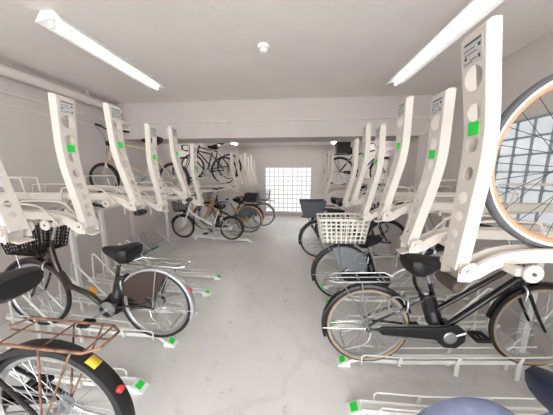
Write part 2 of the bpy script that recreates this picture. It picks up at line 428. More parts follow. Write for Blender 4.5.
def make_tray(label, loc, rotz, hi, length=1.5, pad='white', group=None, sticker=True, tilt=0, guides=True, arm_scale=1.):
    """upper tier slot; local x runs from the aisle to the wall, z 0 at the wheel bottom"""
    t = thing('bicycle_tray', label, 'bicycle rack tray', loc, (0, 0, rotz), group)
    # curved main rail: channel with arched front
    pr = []
    for x, z in [(.02, -.095), (.06, -.085), (.1, -.055), (.16, -.025), (.24, -.008), (.36, -.002), (.7, -.004), (length, -.004)]: pr.append((x, 0, z))
    P = smooth_pts(pr, 5); mb = MB(); rings = []
    for i, p in enumerate(P):
        d = (P[min(i + 1, len(P) - 1)] - P[max(0, i - 1)]).normalized(); n = V((-d.z, 0, d.x))
        w, h = .036, .05
        rings.append([p + V((0, a * w, 0)) + n * b for a, b in ((-1, 0), (-.7, .004), (-.45, -.012), (.45, -.012), (.7, .004), (1, 0), (1, -h), (.8, -h - .004), (-.8, -h - .004), (-1, -h))])
    mb.rings(rings); mb.build('tray_rail', 'rack', t)
    for sg in (-1, 1) if guides else ():
        MB().tube([(.16, sg * .07, -.075), (.22, sg * .075, .0), (.3, sg * .075, .05), (.56, sg * .075, .055), (.62, sg * .072, .03), (.66, sg * .06, -.06)], .007, 8, 4).build('wheel_guide', 'rack', t)
        MB().tube([(length - .62, sg * .055, -.05), (length - .6, sg * .06, .1), (length - .56, sg * .062, .13), (length - .22, sg * .062, .13), (length - .18, sg * .06, .1), (length - .16, sg * .055, -.05)], .006, 8, 4).build('wheel_guide', 'rack', t)
    MB().bar((.64, -.09, -.06), (.64, .09, -.06), .03, .03).build('cross_bar', 'rack', t)
    MB().bar((.18, -.085, -.075), (.18, .085, -.075), .025, .03).build('cross_bar', 'rack', t)
    # hinge at the aisle end, the arm stands on it
    for sg in (-1, 1):
        hinge = MB().poly([(-.005, -.14), (.045, -.14), (.065, -.12), (.065, -.075), (.05, -.06), (-.005, -.065)], sg * .046 - .003, sg * .05 + .003).build('hinge_bracket', 'rack', t)
        MB().lathe([(.027, -.006), (.027, .006)], (.02, sg * .058, -.09), 'y', 18).build('hinge_washer', 'rack', hinge)
        MB().lathe([(.009, -.004), (.009, .004)], (.02, sg * .067, -.09), 'y', 8).build('bolt', 'steel', hinge)
    arm = build_arm(t, sticker, tilt); arm.location = (-.012, 0, -.095); arm.scale = (1, 1, arm_scale)
    if pad == 'white':
        MB().box((-.015, 0, -.146), (.05, .07, .007), Matrix.Rotation(R(-14), 3, 'Y')).build('foot_plate', 'rack', t, bevel=.003)
    else:
        MB().lathe([(.002, -.062), (.02, -.056), (.026, -.03), (.026, .03), (.02, .056), (.002, .062)], (-.005, 0, -.162), 'y', 14).build('grip_pad', pad, t, label='dark rubber grip pad')
    for sg in (-1, 1):
        MB().lathe([(.004, -.004), (.033, -.004), (.034, 0), (.033, .006), (.004, .007)], (.215, sg * .095, -.075), 'y', 22).bar((.215, sg * .03, -.075), (.215, sg * .09, -.075), .014, .014).build('roller_disc', 'rack', t)
        MB().lathe([(.007, -.008), (.007, .009)], (.215, sg * .095, -.075), 'y', 10).build('roller_pin', 'ink', t)
    if rotz: MB().tube([(.215, -.08, -.08), (.21, -.08, -.2)], .005, 8).build('release_rod', 'rack', t)
    return t

def make_rail(label, loc, rotz, cap='green', group=None, rise=.09, length=1.7, lift=0., stop=True):
    """lower tier floor rail, x from the aisle end to the wall"""
    t = thing('floor_rail', label, 'bicycle floor rail', loc, (0, 0, rotz), group)
    top = lambda x: (0 if x < .1 else lift) + (.062 if x < .5 else .062 + rise * (x - .5) / (length - .5))
    prof = [(-.034, .0), (-.034, .034), (-.028, .034), (-.028, .006), (.028, .006), (.028, .034), (.034, .034), (.034, 0)]
    mb = MB()
    mb.rings([[V((x, a, top(x) - .034 + b)) for a, b in prof] for x in (.06, .14, .5, length)])
    mb.build('rail_channel', 'rackw', t)
    for sg in (-1, 1):
        y = sg * .05; tp = lambda x: top(x) + .045
        MB().tube([(.16, y, .02 + lift), (.16, y, tp(.16) - .02), (.18, y, tp(.18)), (.5, y, tp(.5)), (1.1, y, tp(1.1)), (length - .05, y, tp(length))], .006, 8, 0).build('guard_rod', 'rackw', t)
    for x in (.46, .9, 1.35):
        z = top(x); br = MB()
        br.bar((x, -.056, z - .03), (x, .056, z - .03), .025, .008)
        for sg in (-1, 1): br.bar((x - .012, sg * .053, z - .034), (x + .012, sg * .053, z + .05), .006, .022)
        if x > .5:
            for sg in (-1, 1): br.bar((x, sg * .045, 0), (x, sg * .045, z - .02), .012, .03)
        br.build('rail_bracket', 'rackw', t)
    for sg in (-1, 1) if stop else ():
        y = sg * .075; x = length - .16; z = top(x)
        MB().tube([(x - .42, y, z - .03), (x - .08, y, z + .36), (x - .03, y, z + .4), (x, y, z + .36), (x + .02, y, z - .03)], .009, 8, 3).build('wheel_stop', 'rackw', t)
    cp = MB().poly([(-.03, 0), (.075, 0), (.075, .05), (.05, .055), (-.02, .014)], -.042, .042)
    cp = cp.build('end_cap', 'rackw', t, bevel=.004)
    q = MB().box((.012, 0, .0385), (.05, .056, .003), Matrix.Rotation(R(-30), 3, 'Y'))
    q.build('number_sticker', 'green', cp, label='green number sticker')
    return t

def rack_frame(label, x_front, x_back, y0, y1, sgn, posts, z=1.2):
    t = thing('rack_frame', label, 'bicycle rack frame', (x_back, (y0 + y1) / 2, 0))
    ym = (y0 + y1) / 2
    for x in (x_front, x_back):
        MB().bar((x - x_back, y0 - ym, z), (x - x_back, y1 - ym, z), .04, .04).build('longitudinal_beam', 'rack', t, bevel=.004)
    for y in posts:
        MB().bar((0, y - ym, .008), (0, y - ym, z + .03), .05, .05).build('post', 'rackw', t, bevel=.004)
        MB().bar((x_front - x_back, y - ym, z), (0, y - ym, z), .035, .04).build('cross_member', 'rack', t)
        MB().box((0, y - ym, .005), (.12, .12, .01)).build('base_plate', 'rackw', t)
    return t

LX, RX = -1.34, .62
ZLO, ZHI = 1.33, 1.43
GL, GR = 'upper tier trays on the left', 'upper tier trays on the right'
LEFT1 = [.89, 1.30, 1.71, 2.13, 2.57, 3.04]
LLAB = ['upper rack tray with holed lever arm cut by the left edge of the photo', 'upper rack tray over the brown bicycle, its tall holed arm second from the left edge',
        'upper rack tray whose arm stands before the gold bicycle front wheel', 'upper rack tray whose arm crosses the gold bicycle saddle',
        'upper rack tray whose arm crosses the gold bicycle rear wheel', 'upper rack tray with arm beside the black drop bar bicycle']
for i, y in enumerate(LEFT1):
    hi = i % 2 == 0
    make_tray(LLAB[i], (LX - (-.02 if hi else .025), y, ZHI + .01 if hi else ZLO + (-.055 if i == 5 else .03)), PI, hi, 1.6, 'white' if i < 2 else ('mattblack' if hi else 'white'), GL, tilt=3 if hi else -2.5)
far_t = None
for i in range(7):
    y = 4.78 + .445 * i; hi = i % 2 == 0
    lab = 'upper rack tray with white arm in the far left row, %s from the camera' % ('first', 'second', 'third', 'fourth', 'fifth', 'sixth', 'seventh')[i]
    if far_t is None: far_t = make_tray(lab, (LX + .05, y, ZLO), PI, hi, 1.6, 'white', 'far upper tier trays on the left')
    else: dup(far_t, (LX + .05, y, ZHI if i % 2 else ZLO), lab)
RIGHT1 = [.91, 1.26, 1.66, 2.08, 2.47, 2.88]
RLAB = ['upper rack tray with the large holed arm beside the orange rimmed wheel', 'upper rack tray with holed arm second from the right edge, green sticker high on it',
        'upper rack tray with arm third from the right edge', 'upper rack tray with arm fourth from the right edge', 'upper rack tray with arm fifth from the right edge, above the white basket',
        'upper rack tray with short arm behind the ivory basket, sixth from the right edge']
for i, y in enumerate(RIGHT1):
    hi = i % 2 == 0
    make_tray(RLAB[i], (RX + (.04 if i == 0 else .03), y, (ZHI - .105 if i == 0 else ZHI - .03) if hi else ZLO - .02), 0, hi, 1.45, 'brownpad' if i == 0 else 'white', GR, tilt=-8 if i == 0 else 0, guides=i > 0, arm_scale=1.09 if i == 0 else 1.)
far_t = None
for i, y in enumerate((4.45, 4.87, 5.29, 5.71)):
    lab = 'upper rack tray with white arm in the far right row, %s from the camera' % ('first', 'second', 'third', 'fourth')[i]
    z = ZLO if i % 2 else ZLO - .07
    if far_t is None: far_t = make_tray(lab, (RX, y, z), 0, True, 1.45, 'white', 'far upper tier trays on the right')
    else: dup(far_t, (RX, y, z), lab)
rack_frame('white steel frame carrying the near upper trays along the left wall', -2.25, -2.98, .45, 3.35, 1, (.62, 2.55, 3.02))
rack_frame('white steel frame carrying the far upper trays along the left wall', -1.75, -2.98, 4.62, 7.5, 1, (4.7, 6.1, 7.4))
rack_frame('white steel frame carrying the near upper trays along the right wall', 1.62, 2.06, .5, 3.2, -1, (.65, 1.9, 3.1), 1.17)
rack_frame('white steel frame carrying the far upper trays along the right wall', 1.08, 2.06, 4.28, 5.95, -1, (4.36, 5.85), 1.17)

GF = 'floor rails on the left'; GG = 'floor rails on the right'
LR = [.73, 1.29, 1.72, 2.15, 2.57, 3.0]
LRL = ['white floor rail under the bicycle in the lower left corner', 'empty white floor rail with green end tag beside the lower left bicycle wheel',
       'white floor rail holding the dark brown bicycle on the left', 'empty white floor rail just beyond the brown bicycle', 'empty white floor rail, second beyond the brown bicycle', 'empty white floor rail, furthest of the near left row']
for i, y in enumerate(LR): make_rail(LRL[i], (-1.13, y, 0), PI, group=GF, lift=(.16, 0, .06, 0, 0, 0)[i])
for i in range(5):
    y = 4.8 + .42 * i
    make_rail(['white floor rail under the white electric bicycle', 'white floor rail under the ochre bicycle', 'white floor rail under the black bicycle beyond the ochre one', 'white floor rail under the pale blue fendered bicycle', 'empty white floor rail deepest on the left'][i], (-1.0, y, 0), PI, group='far floor rails on the left', stop=False)
RR = [.87, 1.27, 1.65, 2.09, 2.48, 2.88, 3.7]
RRL = ['white floor rail under the blue saddle bicycle in the lower right corner', 'empty white floor rail with green tag at the bottom right', 'white floor rail holding the black electric bicycle',
       'empty white floor rail seen behind the black electric bicycle wheel', 'white floor rail under the bicycle with the ivory basket', 'empty white floor rail behind the ivory basket bicycle', 'white floor rail under the bicycle with the dark grey basket']
for i, y in enumerate(RR): make_rail(RRL[i], (.41, y, 0), 0, group=GG, length=1.6, lift=(.02, 0, .03, 0, .05, 0, .08)[i], stop=i in (3, 5))

# green wheel stand by the left wall
t = thing('bicycle_stand', 'green bar with steel wheel hoops on the floor along the left wall', 'bicycle stand', (-2.97, 3.86, 0))
MB().bar((0, -.41, .015), (0, .41, .015), .05, .03).build('foot_bar', 'greenpaint', t, label='green foot bar')
for yy in (-.3, 0, .3):
    for e in (-.035, .035):
        MB().tube([(0, yy + e, .02), (.01, yy + e, .40), (.03, yy + e, .44), (.09, yy + e, .42), (.46, yy + e, .06), (.5, yy + e, .01)], .009, 8, 3).build('wheel_hoop', 'steel', t)

# ---------------------------------------------------------------- bicycles
def wheel(t, c, r, name, rim='alu', tyre='rubber', spokes='steel', tw=.019, seg=48, side=None, ns=32, hubr=.022):
    """rim is the part; tyre, spokes and hub belong to it. c = axle"""
    rr = r - tw * 2 + .004
    h = .012
    o = MB().ring(c, [(rr + .002, -h), (rr + .002, h), (rr - .012, h * .9), (rr - .02, 0), (rr - .012, -h * .9)], seg).build(name, rim, t)
    k = 10; rc = r - tw
    MB().ring(c, [(rc + tw * math.cos(2 * PI * i / k), tw * .95 * math.sin(2 * PI * i / k)) for i in range(k)], seg).build('tyre', tyre, o)
    if side:
        for sg in (-1, 1):
            MB().ring(c, [(rc - tw * .1, sg * tw * .985), (rc - tw * .75, sg * tw * .72), (rc - tw * .75, sg * tw * .5), (rc - tw * .1, sg * tw * .8)], seg).build('sidewall', side, o)
    sp = MB()
    for i in range(ns):
        a = 2 * PI * i / ns; sg = 1 if i % 2 else -1; off = (R(62) if (i // 2) % 2 else -R(62))
        p0 = V(c) + V((hubr * math.cos(a + off), sg * .026, hubr * math.sin(a + off)))
        p1 = V(c) + V(((rr - .016) * math.cos(a), sg * .002, (rr - .016) * math.sin(a)))
        sp.tube([p0, p1], .0014, 4)
    sp.build('spokes', spokes, o)
    MB().lathe([(.008, -.055), (.008, -.034), (hubr + .004, -.03), (hubr + .004, -.024), (hubr * .7, -.02), (hubr * .7, .02), (hubr + .004, .024), (hubr + .004, .03), (.008, .034), (.008, .055)], c, 'y', 16).build('hub', 'alu', o)
    return o

def fender(t, c, r, a0, a1, m, name, w=.03, stay=True, axle_y=.05):
    g = .016; rr = r + g
    n = 7
    outer = [(rr + .010 * math.cos(PI * (i / (n - 1) - .5)) - (.014 if i in (0, n - 1) else 0), w * math.sin(PI * (i / (n - 1) - .5))) for i in range(n)]
    inner = [(q - .003, y * .93) for q, y in outer][::-1]
    o = MB().arc(c, outer + inner, a0, a1, 28).build(name, m, t)
    if stay:
        s = MB(); e = R(a1 - 14) if name == 'rear_fender' else R(a0 + 12)
        for sg in (-1, 1):
            s.tube([V(c) + V((0, sg * axle_y, 0)), V(c) + V((rr * math.cos(e), sg * w * 1.02, rr * math.sin(e)))], .0028, 6)
        s.build('fender_stay', 'chrome', o)
    return o

def saddle_at(t, p, m, big=False, nose_up=0):
    """p = top centre of the clamp"""
    k = 1.22 if big else 1.
    secs = [(-.135, .06, .02, .006), (-.128, .085, .045, .012), (-.09, .1, .066, .014), (-.04, .09, .066, .004), (.015, .06, .055, -.004), (.07, .036, .042, -.004), (.115, .026, .034, .0), (.142, .02, .022, .0), (.15, .008, .01, -.004)]
    rings = []
    for x, w, h, dz in secs:
        ring = []
        for j in range(14):
            a = 2 * PI * j / 14; ca, sa = math.cos(a), math.sin(a)
            y = w * k * math.copysign(abs(ca) ** .75, ca)
            z = (h * .5 if sa > 0 else h * (1.7 if big else 1.3)) * (1.12 if big else 1) * math.copysign(abs(sa) ** .8, sa)
            ring.append(V(p) + V((x * (1.06 if big else 1), y, .05 + dz + z + x * nose_up)))
        rings.append(ring)
    o = MB().rings(rings).build('saddle', m, t)
    rl = MB()
    for sg in (-1, 1):
        rl.tube([V(p) + V((-.09, sg * .045, .02)), V(p) + V((-.03, sg * .022, .0)), V(p) + V((.05, sg * .018, .0)), V(p) + V((.11, sg * .012, .03))], .004, 6, 3)
    rl.lathe([(.02, -.03), (.02, .03)], V(p) + V((.0, 0, -.002)), 'y', 10)
    rl.build('saddle_rail', 'chrome', o)
    if big:
        for sg in (-1, 1):
            pts = [V(p) + V((-.085 + .013 * math.cos(q * .9), sg * .05 + .013 * math.sin(q * .9), -.03 + q * .0023)) for q in range(28)]
            MB().tube(pts, .003, 6).build('saddle_spring', 'chrome', o)
    return o

def grid_panel(mb, a, b, c, d, nu, nv, r):
    """wire grid on the quad a-b-c-d (a,b bottom; d,c top)"""
    a, b, c, d = map(V, (a, b, c, d))
    for i in range(nu + 1):
        f = i / nu; mb.bar(a.lerp(b, f), d.lerp(c, f), r, r)
    for j in range(nv + 1):
        f = j / nv; mb.bar(a.lerp(d, f), b.lerp(c, f), r, r)

def basket(t, c, m, top=(.30, .40), bot=(.22, .32), h=.25, r=.005, n=(7, 6), name='front_basket', rim=.006, solid=False):
    """c = centre of the basket floor; sizes are (along x, across y)"""
    c = V(c); T = [c + V((sx * top[0] / 2, sy * top[1] / 2, h)) for sx, sy in ((-1, -1), (1, -1), (1, 1), (-1, 1))]
    B = [c + V((sx * bot[0] / 2, sy * bot[1] / 2, 0)) for sx, sy in ((-1, -1), (1, -1), (1, 1), (-1, 1))]
    mb = MB()
    if solid:
        T2 = [c + (p - c) * .93 + V((0, 0, h * .07)) for p in T]; B2 = [c + (p - c) * .9 + V((0, 0, .015)) for p in B]
        mb.rings([B, T, T2, B2])
        o = mb.build(name, m, t, bevel=.012)
    else:
        for i in range(4):
            k = (i + 1) % 4; grid_panel(mb, B[i], B[k], T[k], T[i], n[0], n[1], r)
        grid_panel(mb, B[0], B[1], B[2], B[3], n[0], n[0], r)
        o = mb.build(name, m, t, flat=True)
    rm = MB().tube(T, rim, 8, 0, True); rm.build('basket_rim', m, o)
    return o

def carrier(t, r, m, z=None, x0=-.3, x1=.16, w=.075, bars=3):
    z = z or 2 * r + .075; o = MB()
    o.tube([(x1 + .06, w * .5, z - .02), (x1, w, z), (x0 + .05, w, z), (x0, w * .6, z), (x0, -w * .6, z), (x0 + .05, -w, z), (x1, -w, z), (x1 + .06, -w * .5, z - .02)], .006, 8)
    for i in range(bars):
        x = x1 - .05 - (x1 - x0 - .1) * i / max(1, bars - 1); o.tube([(x, -w, z), (x, w, z)], .004, 6)
    o.tube([(x1, 0, z), (x0, 0, z)], .004, 6)
    c = o.build('rear_carrier', m, t)
    s = MB()
    for sg in (-1, 1):
        s.tube([(0, sg * .06, r), (-.06, sg * .07, z)], .0045, 6); s.tube([(0, sg * .06, r), (-.2, sg * .07, z)], .0045, 6)
    s.build('carrier_stay', m, c)
    return c

def bike(name, label, loc, heading, group=None, pitch=0, cat='bicycle', r=.335, rf=None, wb=1.14, frame='step', col='black', rim='alu', tyre='rubber', spk='steel', side=None,
         tw=.019, fend='chrome', seat='black', seat_z=.86, big_seat=True, bars='swept', bar_z=None, carr=None, fbasket=None, rbasket=None, case=None, guard=None, battery=None, motor=False,
         stand='chrome', lampf=True, seg=44, ns=32, pedal_a=35, flat_bar_w=.28, lean=0, bb=None, reflector=True, twists=True, gripm='mattblack', steer=0, extra=None, seat_x=None, fend_w=.03, lock=True, ffend=None):
    """local x forward, origin where the rear wheel stands"""
    rf = rf or r
    t = thing(name, label, cat, loc, (lean, -pitch, heading), group)
    A = V((0, 0, r)); F = V((wb, 0, rf)); BB = V(bb or (.44, 0, .275 if r > .3 else .26))
    ht = .66 + .0 if r > .3 else .60
    HB = V((wb - .155, 0, rf + .37)); HT = V((wb - .215, 0, max(rf + .53, ht + .2)))
    if r < .3: HB = V((wb - .13, 0, rf + .33)); HT = V((wb - .2, 0, rf + .56))
    hd = (HT - HB).normalized()
    sdir = V((-.31, 0, .95)).normalized()
    ST = BB + sdir * (.40 if frame in ('step', 'mixte', 'fold') else .48)
    SP = BB + sdir * ((seat_z - .05 - BB.z) / sdir.z)
    if seat_x is not None:
        SP = V((seat_x, 0, seat_z - .05)); sdir = (SP - BB).normalized(); ST = BB + sdir * .4
    wheel(t, F, rf, 'front_wheel', rim, tyre, spk, tw, seg, side, ns)
    wheel(t, A, r, 'rear_wheel', rim, tyre, spk, tw, seg, side, ns, .05 if motor == 'hub' else .026)
    # frame
    f = MB()
    f.tube([BB - sdir * .03, ST + sdir * .03], .016, 12)
    f.tube([HB - hd * .03, HT + hd * .02], .019, 12)
    if frame == 'step':
        f.tube([HT - hd * .06, HB + V((-.07, 0, -.06)), HB + V((-.155, 0, -.24)), V((BB.x + .22, 0, BB.z + .1)), V((BB.x + .11, 0, BB.z + .02)), BB], .024, 12, 6)
    elif frame == 'mixte':
        f.tube([HT - hd * .04, BB + sdir * .2], .018, 12); f.tube([HB + hd * .03, BB + sdir * .04 + V((.02, 0, 0))], .023, 12)
    elif frame == 'diamond':
        f.tube([HT - hd * .03, ST - sdir * .02], .015, 12); f.tube([HB + hd * .02, BB], .018, 12)
    elif frame == 'fold':
        f.tube([HB + hd * .08, HB + V((-.18, 0, -.06)), BB + V((.1, 0, .13)), BB + V((0, 0, .04))], .026, 12, 6)
    f.lathe([(.024, -.04), (.024, .04)], BB, 'y', 14)
    sz = ST - sdir * (.02 if frame == 'diamond' else .07)
    for sg in (-1, 1):
        f.tube([sz + V((0, sg * .018, 0)), A + V((.05, sg * .05, .06)), A + V((0, sg * .055, 0))], .0085, 8, 3)
        f.tube([BB + V((-.03, sg * .03, 0)), A + V((.22, sg * .045, -.01)), A + V((0, sg * .055, 0))], .009, 8, 3)
        f.lathe([(.018, -.003), (.018, .003)], A + V((0, sg * .055, 0)), 'y', 10)
    f.build('frame', col, t)
    MB().tube([ST, SP], .0125, 10).build('seat_post', 'alu', t)
    saddle_at(t, SP, seat, big_seat)
    # fork
    k = MB(); k.tube([HB - hd * .03, HB - hd * .07], [.022, .026], 12)
    for sg in (-1, 1):
        q = HB - hd * .06
        k.tube([q + V((0, sg * .022, 0)), q + V((0, sg * .05, -.02)), q.lerp(F, .55) + V((-.01, sg * .052, 0)), F + V((0, sg * .055, 0))], [.014, .009], 8, 4)
    k.build('fork', col if frame != 'step' else col, t)
    # bars
    bz = bar_z or HT.z + .2
    ST0 = HT + hd * ((bz - HT.z) / hd.z)
    st = MB().tube([HT, ST0], .0125, 10)
    e = ST0 + V((.05, 0, .01)); st.tube([ST0, e], .013, 10); st.build('stem', 'alu', t)
    W = flat_bar_w
    if bars == 'swept':
        bp = lambda sg: [e, e + V((.02, sg * .08, .02)), e + V((-.01, sg * W * .8, .05)), e + V((-.1, sg * W * .95, .045)), e + V((-.22, sg * W, .025))]
        gr = lambda sg: (e + V((-.1, sg * W * .95, .045)), e + V((-.23, sg * W, .024)))
    elif bars == 'flat':
        bp = lambda sg: [e, e + V((0, sg * .1, .005)), e + V((-.02, sg * W * .6, .02)), e + V((-.05, sg * W, .02))]
        gr = lambda sg: (e + V((-.027, sg * W * .65, .02)), e + V((-.052, sg * (W + .005), .02)))
    else:
        bp = lambda sg: [e, e + V((0, sg * .18, 0)), e + V((.07, sg * .2, -.005)), e + V((.1, sg * .2, -.05)), e + V((.06, sg * .2, -.12)), e + V((-.04, sg * .205, -.13))]
        gr = lambda sg: (e + V((.06, sg * .2, -.12)), e + V((-.04, sg * .205, -.13)))
    hb = MB()
    for sg in (-1, 1): hb.tube(bp(sg), .011, 10, 5)
    h = hb.build('handlebar', 'mattblack' if bars != 'swept' else 'chrome', t)
    for sg in (-1, 1):
        g0, g1 = gr(sg); gd = (g1 - g0)
        MB().tube([g0, g0.lerp(g1, .5), g1], [.0165, .0155], 10).build('grip', gripm, h)
        if bars != 'drop':
            b0 = g0 - gd * .15
            MB().tube([b0 + V((0, 0, -.005)), b0 + V((.035, 0, -.02)), b0 + V((.045, 0, -.035)) + gd * .5, b0 + V((.035, 0, -.035)) + gd * 1.0], .006, 8, 3).build('brake_lever', 'alu', h)
        else:
            b0 = e + V((.09, sg * .2, -.02)); MB().tube([b0, b0 + V((.03, 0, .02)), b0 + V((.03, 0, -.06)), b0 + V((.01, 0, -.11))], .009, 8, 3).build('brake_lever', 'mattblack', h)
    cb = MB()
    for sg in (-1, 1):
        s0 = gr(sg)[0] + V((.03, 0, -.01))
        cb.tube([s0, s0 + V((.12, -sg * .06, .03)), HT + V((.09, sg * .03, .02)), HB + V((.03, sg * .02, 0))], .0028, 6, 5)
    cb.build('brake_cable', 'mattblack', t)
    # drivetrain
    ch = MB().lathe([(.03, .045), (.085 if case != 'full' else .07, .045), (.088 if case != 'full' else .07, .049), (.03, .052)], BB, 'y', 28)
    cr = ch.build('crankset', 'alu' if case else 'mattblack', t)
    for sg in (-1, 1):
        a = R(pedal_a) + (PI if sg > 0 else 0); d = V((math.cos(a), 0, -math.sin(a)))
        p0 = BB + V((0, -sg * .062, 0)); p1 = p0 + d * .165 + V((0, -sg * .012, 0))
        MB().tube([p0, p1], [.014, .010], 8, 0, False).build('crank_arm', 'alu', cr)
        pd = MB(); cc = p1 + V((0, -sg * .055, 0))
        pd.bar(cc + V((-.045, 0, 0)) + V((0, .04, 0)), cc + V((.045, 0, 0)) + V((0, .04, 0)), .012, .024)
        pd.bar(cc + V((-.045, -.04, 0)), cc + V((.045, -.04, 0)), .012, .024)
        pd.bar(cc + V((-.04, -.045, 0)), cc + V((-.04, .045, 0)), .02, .02); pd.bar(cc + V((.04, -.045, 0)), cc + V((.04, .045, 0)), .02, .02)
        pd.tube([cc + V((0, -.05, 0)), cc + V((0, .055, 0))], .011, 8)
        pd.build('pedal', 'mattblack', cr)
    yS = -.045 if case != 'derailleur' else -.045
    if case == 'full':
        pts = []
        for i in range(13):
            a = PI / 2 - PI * i / 12; pts.append((BB.x + .105 * math.cos(a), BB.z + .105 * math.sin(a)))
        for i in range(9):
            a = -PI / 2 - PI * i / 8; pts.append((A.x - .0 + .05 * math.cos(a), A.z + .05 * math.sin(a)))
        o = MB().poly(pts, -.072, -.048).build('chain_case', guard_case(col), t, bevel=.006)
    elif case == 'half':
        pts = [(BB.x + .06, BB.z + .10), (BB.x + .11, BB.z + .05), (BB.x + .11, BB.z - .03), (BB.x + .05, BB.z - .09), (BB.x - .04, BB.z - .085), (BB.x - .1, BB.z - .02), (A.x + .1, A.z - .035), (A.x + .06, A.z + .0), (A.x + .1, A.z + .03), (BB.x - .1, BB.z + .08)]
        o = MB().poly(pts, -.075, -.05).build('chain_case', 'mattblack', t, bevel=.008)
        MB().lathe([(.01, -.083), (.042, -.082), (.05, -.074)], BB, 'y', 24).build('crank_disc', 'alu', o)
    ln = MB()
    for sg, rr1 in ((1, .08), (-1, .08)):
        ln.bar(BB + V((0, -.047, sg * rr1)), A + V((0, -.047, sg * .036)), .006, .008)
    ln.build('chain', 'steel', t)
    cg = MB().lathe([(.012, -.05), (.036, -.049), (.038, -.042), (.024, -.036), (.012, -.03)], A, 'y', 20).build('cog', 'steel', t)
    if case in ('derailleur', 'half'):
        dr = MB(); q = A + V((.02, -.065, -.07)); dr.tube([A + V((.0, -.06, -.01)), q, q + V((.03, 0, -.06))], [.011, .008], 8)
        dr.lathe([(.024, -.004), (.024, .004)], q + V((.035, .012, -.065)), 'y', 14); dr.lathe([(.02, -.004), (.02, .004)], q + V((.01, .012, 0)), 'y', 14)
        dr.build('derailleur', 'steel', t)
    if motor == 'mid':
        MB().lathe([(.02, -.05), (.06, -.046), (.075, -.03), (.075, .035), (.055, .05), (.02, .052)], BB + V((.02, 0, -.02)), 'y', 22).build('motor', 'mattblack', t)
    if battery:
        q0 = BB + sdir * .06 + V((-.062, 0, .0)); q1 = BB + sdir * .34 + V((-.055, 0, .0))
        b = MB().bar(q0, q1, .085, .075).build('battery', battery, t, bevel=.014)
        MB().bar(q0.lerp(q1, .96), q0.lerp(q1, 1.06), .05, .03).build('battery_handle', 'grey', b, bevel=.004)
        MB().bar(q0.lerp(q1, .2) + V((0, 0, 0)), q0.lerp(q1, .5), .089, .03).build('battery_panel', 'dgrey', b, bevel=.003)
    if fend:
        fender(t, A, r, 20, 196, fend, 'rear_fender', fend_w)
        fender(t, F, rf, 15, 168, ffend or fend, 'front_fender', fend_w)
    if reflector:
        p = A + V(((r + .03) * math.cos(R(152)), 0, (r + .03) * math.sin(R(152))))
        rp = MB().lathe([(.004, .01), (.014, .01), (.016, 0), (.014, -.01), (.004, -.012)], p, 'x', 16).build('rear_reflector', 'red', t)
    if carr: carrier(t, r, carr)
    if rbasket: rbasket(t, r)
    if guard:
        g = MB(); n = 14
        for sg in (-1, 1):
            vs = []; fs = []
            for i in range(n + 1):
                a = R(18 + 92 * i / n); ca, sa = math.cos(a), math.sin(a)
                i0 = .07 + .04 * math.sin(PI * i / n)
                for q, y in ((i0, .058), (r + .004, .036), (r + .004, .033), (i0, .055)): vs.append(A + V((q * ca, sg * y, q * sa)))
            for i in range(n):
                a = 4 * i; b = a + 4
                for j in range(4): fs.append((a + j, a + (j + 1) % 4, b + (j + 1) % 4, b + j))
            fs += [(0, 1, 2, 3), (4 * n, 4 * n + 3, 4 * n + 2, 4 * n + 1)]
            g.add(vs, fs)
        g.build('dress_guard', guard, t)
    if stand:
        s = MB()
        for sg in (-1, 1): s.tube([A + V((.02, sg * .062, -.02)), A + V((-.03, sg * .085, -.1)), A + V((-.19, sg * .095, -r * .42))], .0075, 8, 3)
        s.tube([A + V((-.19, -.095, -r * .42)), A + V((-.19, .095, -r * .42))], .0075, 8)
        s.build('kickstand', stand, t)
    if lampf:
        q = HB + V((.085, .0, .02))
        l = MB().lathe([(.012, -.04), (.03, -.03), (.034, .015), (.03, .025)], q, 'x', 16).build('head_lamp', 'mattblack', t)
        MB().lathe([(.004, .022), (.029, .022), (.027, .03), (.004, .034)], q, 'x', 16).build('lamp_lens', 'ivory', l)
    if fbasket: fbasket(t, wb, rf, HT)
    if lock:
        lk = MB().arc(A + V((r * .62, 0, r * .62)), [(.055, -.045), (.066, -.045), (.066, -.035), (.055, -.035)], 0, 300, 20)
        lk.build('ring_lock', 'steel', t)
    for q in (V((A.x + (r + .01) * math.cos(R(35)), 0, A.z + (r + .01) * math.sin(R(35)))), V((F.x + (rf + .0) * math.cos(R(118)), 0, F.z + rf * math.sin(R(118))))):
        MB().tube([q + V((0, -.05, -.05)), q + V((.01, -.045, .02)), q + V((.01, 0, .05)), q + V((.01, .045, .02)), q + V((0, .05, -.05))], .008, 8, 3).build('brake_caliper', 'alu', t)
    if extra: extra(t, A, F, BB, SP, HT, HB)
    return t
def guard_case(col): return {'brown': 'brown', 'black': 'mattblack', 'ochre': 'ochre', 'gold': 'gold'}.get(col, 'mattblack')

def fb_wire(m, top=(.32, .38), bot=(.25, .30), h=.26, dz=.06, dx=.03, **k):
    def f(t, wb, rf, HT):
        c = (wb + dx, 0, 2 * rf + dz)
        b = basket(t, c, m, top, bot, h, **k)
        s = MB()
        for sg in (-1, 1): s.tube([(wb, sg * .06, rf), (wb + .06, sg * .08, 2 * rf + dz)], .005, 6)
        s.build('basket_stay', 'chrome', b)
    return f
def rb(m, top, bot, h, z=.1, x=-.1, **k):
    def f(t, r): basket(t, (x, 0, 2 * r + z), m, top, bot, h, name='rear_basket', **k)
    return f

